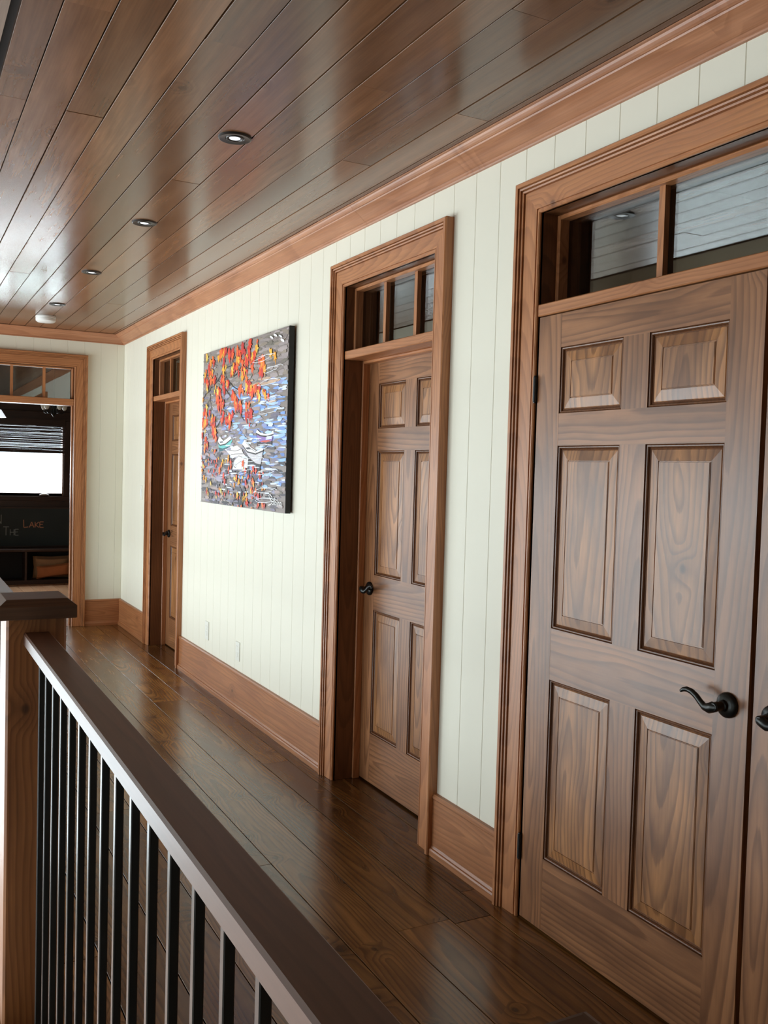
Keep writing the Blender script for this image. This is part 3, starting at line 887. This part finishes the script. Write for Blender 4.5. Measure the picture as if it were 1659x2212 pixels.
polys = []
SIG = [[(.885, .078), (.865, .095), (.850, .090), (.862, .072), (.885, .056), (.872, .040), (.846, .034)],
       [(.900, .060), (.890, .058), (.884, .045), (.895, .040), (.902, .060), (.903, .040)],
       [(.912, .082), (.912, .040), (.922, .042), (.924, .055), (.914, .058)],
       [(.932, .058), (.933, .040)], [(.933, .070), (.934, .074)],
       [(.941, .040), (.943, .058), (.951, .057), (.953, .040)],
       [(.972, .056), (.962, .056), (.959, .044), (.968, .038), (.974, .056), (.977, .036)]]
for path in SIG:
    for q in ribbon(path, .0028): put(q, WHITE)
stroke_mesh('signature', polys, pic, -0.0505)

# ------------------------------------------------------------------ wall plates
def plate(name, y, z, w, h, label, kind):
    t = thing(name, (0, y, z), label, 'switch' if kind == 'switch' else 'outlet')
    bm = new_bm(); chamfer_box(bm, -.006, 0.0, y-w/2, y+w/2, z-h/2, z+h/2, 0.002, 'x-')
    obj('cover_plate', bm, M_PLATE, t)
    if kind == 'switch':
        bm = new_bm(); chamfer_box(bm, -.010, -.0055, y-.016, y+.016, z-.033, z+.033, .002, 'x-'); obj('rocker', bm, M_WHITE, t)
    else:
        for dz in (.020, -.020):
            bm = new_bm(); chamfer_box(bm, -.008, -.0055, y-.016, y+.016, z+dz-.014, z+dz+.014, .0015, 'x-'); obj('socket', bm, M_PLATE, t)
plate('wall_outlet', 6.195, 0.392, 0.078, 0.125, 'blank cream outlet plate low on the wall, nearer the far door', 'outlet')
plate('wall_outlet', 5.545, 0.368, 0.072, 0.118, 'blank cream outlet plate low on the wall, right of the other plate', 'outlet')
plate('light_switch', 8.175, 1.277, 0.075, 0.125, 'white light switch plate on the wall beside the far door', 'switch')

# ------------------------------------------------------------------ ceiling fittings
DLAB = ['nearest', 'second', 'third', 'furthest']
for i, y in enumerate((3.325, 4.712, 6.105, 7.487)):
    x = -0.823
    t = thing('recessed_downlight', (x, y, H), '%s of the four dark rimmed downlights along the hallway ceiling' % (DLAB[i] if i in (0, 3) else DLAB[i]+' from the camera'), 'ceiling light', 'hallway downlights')
    bm = new_bm(); add_lathe(bm, [(.030, .002), (.036, -.004), (.056, -.007), (.060, -.005), (.061, .001)], (x, y, H), 'z', 32); obj('trim_ring', bm, M_RING, t, True)
    bm = new_bm(); add_lathe(bm, [(.033, -.003), (.031, -.006), (.027, -.0065), (.024, -.002)], (x, y, H), 'z', 32); obj('inner_ring', bm, M_RING, t, True)
    bm = new_bm(); add_lathe(bm, [(0, -.004), (.012, -.0055), (.020, -.004), (.022, .0)], (x, y, H), 'z', 24); obj('lens', bm, M_LENS, t, True)
t = thing('smoke_detector', (-0.815, 8.15, H), 'round white smoke detector on the ceiling near the end wall', 'smoke detector')
bm = new_bm(); add_lathe(bm, [(0, .0), (.078, .0), (.080, -.006), (.080, -.016), (.077, -.018)], (-.815, 8.15, H-.001), 'z', 36); obj('mounting_base', bm, M_WHITE, t, True)
bm = new_bm(); add_lathe(bm, [(.074, -.018), (.074, -.022), (.079, -.024), (.078, -.040), (.066, -.050), (.03, -.054), (0, -.055)], (-.815, 8.15, H-.001), 'z', 36); obj('cover', bm, M_WHITE, t, True)

# ------------------------------------------------------------------ railing
RX0, RX1, RZ0, RZ1 = -1.6144, -1.5479, 1.032, 1.067
PX0, PX1 = -1.657, -1.506
NEAR_Y = 0.326
rail = thing('guard_railing', (-1.58, 1.6, 0), 'brown wooden railing with black square balusters and big newel posts', 'railing')
def handrail(parent, y0, y1):
    bm = new_bm()
    c = .004
    sec = [(RX0, RZ0+c), (RX0+c, RZ0), (RX1-c, RZ0), (RX1, RZ0+c), (RX1, RZ1-c), (RX1-c, RZ1), (RX0+c, RZ1), (RX0, RZ1-c)]
    add_rings(bm, [[(x, y0, z) for x, z in sec], [(x, y1, z) for x, z in sec]])
    return obj('handrail', bm, W('rail', 'Y'), parent)
def newel(parent, y0):
    y1 = y0+.151
    bm = new_bm()
    c = .006
    sec = [(PX0+c, y0), (PX1-c, y0), (PX1, y0+c), (PX1, y1-c), (PX1-c, y1), (PX0+c, y1), (PX0, y1-c), (PX0, y0+c)]
    add_rings(bm, [[(x, y, -.40) for x, y in sec], [(x, y, 1.104) for x, y in sec]])
    p = obj('newel_post', bm, W('post', 'Z'), parent)
    bm = new_bm()
    o = .023
    def sq(i, z): return [(PX0-o+i, y0-o+i, z), (PX1+o-i, y0-o+i, z), (PX1+o-i, y1+o-i, z), (PX0-o+i, y1+o-i, z)]
    add_rings(bm, [sq(.002, 1.104), sq(0, 1.106), sq(0, 1.138), sq(.022, 1.155), sq(.025, 1.1555)])
    obj('newel_cap', bm, W('cap', 'X'), p)
newel(rail, 2.594)
newel(rail, NEAR_Y)
handrail(rail, NEAR_Y+.151, 2.594)
def balusters(parent, ys):
    me = None
    for y in ys:
        if me is None:
            bm = new_bm(); c = .0015
            x0, x1, y0, y1 = -1.5903, -1.5761, y-.0071, y+.0071
            sec = [(x0+c, y0), (x1-c, y0), (x1, y0+c), (x1, y1-c), (x1-c, y1), (x0+c, y1), (x0, y1-c), (x0, y0+c)]
            add_rings(bm, [[(a, b, -.0) for a, b in sec], [(a, b, RZ0) for a, b in sec]])
            o = obj('baluster', bm, M_BLACK, parent); me = o; y_first = y
        else:
            o = me.copy(); COL.objects.link(o); o.parent = parent
            o.location = Vector(me.location) + Vector((0, y-y_first, 0))
balusters(rail, [0.644+.1147*k for k in range(17)])
far_rail = thing('guard_railing', (-1.58, 6.3, 0), 'far stretch of wooden railing running on behind the newel post', 'railing')
handrail(far_rail, 2.746, YE-.002)
balusters(far_rail, [2.85+.1147*k for k in range(53)])

# ------------------------------------------------------------------ room beyond the end doorway
ER0, ER1, EY0, EY1 = -3.0, 0.75, YE+WT, 12.50
bm = new_bm(); add_box(bm, ER0, ER1, EY0-.16, EY1+.15, -0.2, -0.02)
f2 = struct('floor_end_room', bm, M_GAP, 'honey coloured plank floor of the end room', 'floor')
rng = random.Random(3)
k = 0; yy = YE+.02
x = ER0
while x < ER1-.02:
    x2 = min(ER1, x+.135)
    cut = rng.uniform(EY0+.6, EY1-.6)
    for a, b in ((YE+.021, cut), (cut, EY1)):
        bm = new_bm(); chamfer_box(bm, x+.001, x2-.001, a+.001, b-.001, -.02, 0.0, .002, 'z+'); obj('plank', bm, W('honey', 'Y'), f2)
    x = x2
bm = new_bm(); add_box(bm, ER0-.1, ER1+.1, EY0-.0, EY1+.3, 2.72, 2.85)
struct('ceiling_end_room', bm, W('ceiling', 'Y'), 'dark wooden ceiling of the end room', 'ceiling')
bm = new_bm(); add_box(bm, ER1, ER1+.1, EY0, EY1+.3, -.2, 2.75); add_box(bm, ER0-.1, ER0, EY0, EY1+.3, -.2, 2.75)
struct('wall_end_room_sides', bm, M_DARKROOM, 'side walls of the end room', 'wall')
bm = new_bm()
add_box(bm, ER0, RWX[0], EY1, EY1+.16, -.2, 2.75); add_box(bm, RWX[1], ER1, EY1, EY1+.16, -.2, 2.75)
add_box(bm, RWX[0], RWX[1], EY1, EY1+.16, -.2, RWZ[0]); add_box(bm, RWX[0], RWX[1], EY1, EY1+.16, RWZ[1], 2.75)
struct('wall_end_room_window', bm, W('darkwood', 'X'), 'wood window wall at the back of the end room, backlit shade put into its colour', 'wall')  # wall is dark from backlight; that shade is put into the wood colour
t = thing('window_5', (-1.1, EY1, 1.1), 'bright window under a woven blind in the end room', 'window', kind='structure')
for q, ax in (((RWX[0]-.07, RWX[1]+.09, EY1-.022, EY1, 1.028, 1.085), 'X'), ((RWX[0]-.07, RWX[1]+.09, EY1-.022, EY1, 2.05, 2.16), 'X'), ((RWX[1]+.012, RWX[1]+.09, EY1-.022, EY1, 1.085, 2.05), 'Z'), ((RWX[0]-.07, RWX[0]-.012, EY1-.022, EY1, 1.085, 2.05), 'Z')):
    bm = new_bm(); chamfer_box(bm, *q, .004, 'y-'); obj('frame', bm, W('darkwood', ax), t)
for q, ax in (((RWX[0], RWX[1], EY1, EY1+.05, 1.09, 1.125), 'X'), ((RWX[1]-.002, RWX[1]+.012, EY1-.004, EY1+.05, 1.085, 2.05), 'Z')):
    bm = new_bm(); chamfer_box(bm, *q, .004, 'y-'); obj('sash', bm, W('jamb', ax), t)
box_obj('pane', (RWX[0], RWX[1], EY1+.02, EY1+.026, 1.12, 2.05), M_GLASS, t)
bm = new_bm(); add_tube(bm, [(-.275, EY1-.012, 1.098), (-.24, EY1-.020, 1.108), (-.20, EY1-.020, 1.108), (-.165, EY1-.012, 1.098)], [.010, .016, .016, .010], 10, .8)
obj('crank_handle', bm, M_METALGREY, t, True)
# woven blind: a stack of thin slats with light showing through between them
bl = thing('woven_blind', (-1.1, EY1-.03, 1.65), 'dark woven bamboo blind half lowered over the bright window', 'blind')
bm = new_bm(); z = 1.650
rb = random.Random(9)
while z < 1.985:
    h = rb.uniform(.007, .014)
    g = rb.choice((0.0, .001, .002)) if not (1.70 < z < 1.75 or 1.79 < z < 1.80 or 1.865 < z < 1.885) else .004
    x = RWX[0]-.05
    while x < 0.005:
        x2 = min(0.015, x+rb.uniform(.25, .6)); dz = rb.uniform(-.0012, .0012)
        add_box(bm, x, x2, EY1-.034, EY1-.030, z+dz, z+h+dz); x = x2
    z += h+g
o = obj('slats', bm, M_BLIND, bl); o['kind'] = 'stuff'
box_obj('headrail', (RWX[0]-.06, .02, EY1-.05, EY1-.024, 1.985, 2.06), W('darkwood', 'X'), bl)
box_obj('hem_bar', (RWX[0]-.05, .015, EY1-.038, EY1-.028, 1.635, 1.652), W('darkwood', 'X'), bl)
# chalkboard with chalk words
cb = thing('chalkboard', (-1.0, EY1-.02, .436), 'long green-black chalkboard with chalk lettering under the window', 'chalkboard')
box_obj('slate', (-2.4, .115, EY1-.016, EY1-.001, .455, .930), M_SLATE, cb)
box_obj('top_ledge', (-2.4, .13, EY1-.03, EY1-.001, .930, .948), W('darkwood', 'X'), cb)
def chalk(name, letters, x0, z0, h, mat, w):
    """letters are polylines in unit boxes"""
    bm = new_bm(); x = x0
    for ch, wd, hh in letters:
        G = {'T': [[(0, 1), (1, 1)], [(.5, 1), (.5, 0)]], 'H': [[(0, 1), (0, 0)], [(1, 1), (1, 0)], [(0, .5), (1, .5)]], 'E': [[(1, 1), (0, 1), (0, 0), (1, 0)], [(0, .52), (.8, .55)]],
             'L': [[(0, 1), (.05, 0), (1, .06)]], 'A': [[(0, 0), (.5, 1), (1, 0)], [(.2, .4), (.8, .4)]], 'K': [[(0, 1), (0, 0)], [(1, 1), (.05, .45), (1, 0)]], 'N': [[(0, 0), (0, 1), (1, 0), (1, 1)]]}[ch]
        for line in G:
            for p0, p1 in zip(line, line[1:]):
                A_ = Vector((x+p0[0]*wd, z0+p0[1]*h*hh)); B_ = Vector((x+p1[0]*wd, z0+p1[1]*h*hh))
                d_ = (B_-A_).normalized(); n_ = Vector((-d_.y, d_.x))*w
                v = [bm.verts.new((q.x, EY1-.0175, q.y)) for q in (A_+n_, B_+n_, B_-n_, A_-n_)]
                bm.faces.new(v)
        x += wd*1.25
    obj(name, bm, mat, cb)
chalk('chalk_word', [('L', .055, 1.25), ('A', .055, .9), ('K', .045, .9), ('E', .045, .9)], -.462, .690, .078, M_CHALK_O, .0048)
chalk('chalk_word', [('T', .065, 1.15), ('H', .045, .82), ('E', .042, .82)], -.70, .592, .092, M_CHALK_W, .0042)
chalk('chalk_letter', [('N', .06, 1.0)], -.785, .735, .115, M_CHALK_W, .004)
# low open bench cabinet with cubbies
cab = thing('bench_cabinet', (-1.0, EY1-.2, 0), 'low dark wooden cubby bench under the chalkboard', 'cabinet')
cy = EY1-.30
bm = new_bm(); chamfer_box(bm, -2.4, .135, cy-.015, EY1-.001, .405, .440, .006, 'y-'); obj('top', bm, W('darkwood', 'X'), cab)
box_obj('plinth', (-2.4, .12, cy, EY1-.001, 0.0005, .052), W('darkwood', 'X'), cab)
box_obj('back_panel', (-2.4, .12, EY1-.02, EY1-.001, .052, .405), M_GAP, cab)
for x in (-2.4, -1.72, -1.09, -.475, .10):
    box_obj('divider', (x, x+.025, cy, EY1-.02, .052, .405), W('darkwood', 'Z'), cab)
# cushions lying in the right cubby
def cushion(name, x0, x1, y0, y1, z0, z1, mat, label, tilt=0.0):
    bm = new_bm()
    nu, nv = 14, 8
    cx, cz = (x0+x1)/2, (z0+z1)/2
    vt, vb = {}, {}
    for i in range(nu+1):
        for j in range(nv+1):
            u, v = i/nu*2-1, j/nv*2-1
            puff = max(0, (1-u**4)*(1-v**4))**.5
            px = cx+(x1-x0)/2*u*(1-.06*(1-abs(v))**1)
            pz = cz+(z1-z0)/2*v*(1-.08*(1-abs(u)))+tilt*u
            vt[i, j] = bm.verts.new((px, (y0+y1)/2-(y1-y0)/2*puff, pz))
            vb[i, j] = vt[i, j] if i in (0, nu) or j in (0, nv) else bm.verts.new((px, (y0+y1)/2+(y1-y0)/2*puff, pz))
    for i in range(nu):
        for j in range(nv):
            bm.faces.new((vt[i, j], vt[i+1, j], vt[i+1, j+1], vt[i, j+1]))
            q = [vb[i, j+1], vb[i+1, j+1], vb[i+1, j], vb[i, j]]
            try: bm.faces.new(q)
            except ValueError: pass
    o = obj(name, bm, mat, None, True)
    tag(o, label, 'cushion', 'cushions in the cubby')
cushion('cushion', -.36, .085, cy+.125, EY1-.04, .054, .335, M_PILLOW2, 'tan square cushion at the back of the right cubby')
cushion('cushion', -.33, .07, cy+.02, cy+.12, .080, .235, M_PILLOW, 'orange cushion slumped in front of the tan one', .022)
# small chandelier and a ribbed pendant in the end room
ch = thing('chandelier', (-.33, 11.0, 2.72), 'small dark chandelier with glass shades hanging in the end room', 'chandelier')
bm = new_bm(); add_lathe(bm, [(0, 0), (.05, 0), (.05, -.012), (.008, -.03), (.008, -.50), (.02, -.52), (.035, -.58), (.02, -.63), (.028, -.66), (.0, -.70)], (-.33, 11.0, 2.72), 'z', 16); obj('stem', bm, M_BRONZE, ch, True)
for k in range(5):
    an = 2*math.pi*k/5+.1
    c_, s_ = math.cos(an), math.sin(an)
    pts = [(-.33+c_*r, 11.0+s_*r, 2.72+z) for r, z in ((.02, -.60), (.05, -.645), (.085, -.655), (.11, -.64), (.115, -.615))]
    bm = new_bm(); add_tube(bm, pts, .006, 8); a_ = obj('arm', bm, M_BRONZE, ch, True)
    bm = new_bm(); add_lathe(bm, [(.010, 0), (.022, .012), (.030, .035), (.036, .06), (.033, .06), (.027, .035), (.018, .014), (0, .008)], (-.33+c_*.115, 11.0+s_*.115, 2.72-.615), 'z', 14); obj('glass_shade', bm, M_SHADE, a_, True)
pd = thing('pendant_lamp', (-.91, 11.0, 2.72), 'ribbed pale glass pendant lamp at the left edge of the end room', 'lamp')
bm = new_bm(); add_tube(bm, [(-.91, 11.0, 2.72), (-.91, 11.0, 2.08)], .004, 6); obj('cord', bm, M_BLACK, pd)
prof = []
for i in range(9): prof += [(.030+.05*i/8, -.01*i*1.0), (.036+.05*i/8, -.005-.01*i)]
bm = new_bm(); add_lathe(bm, [(0, 0.004)]+prof+[(.07, -.088)], (-.91, 11.0, 2.08), 'z', 24); obj('ribbed_shade', bm, M_LENS, pd, True)
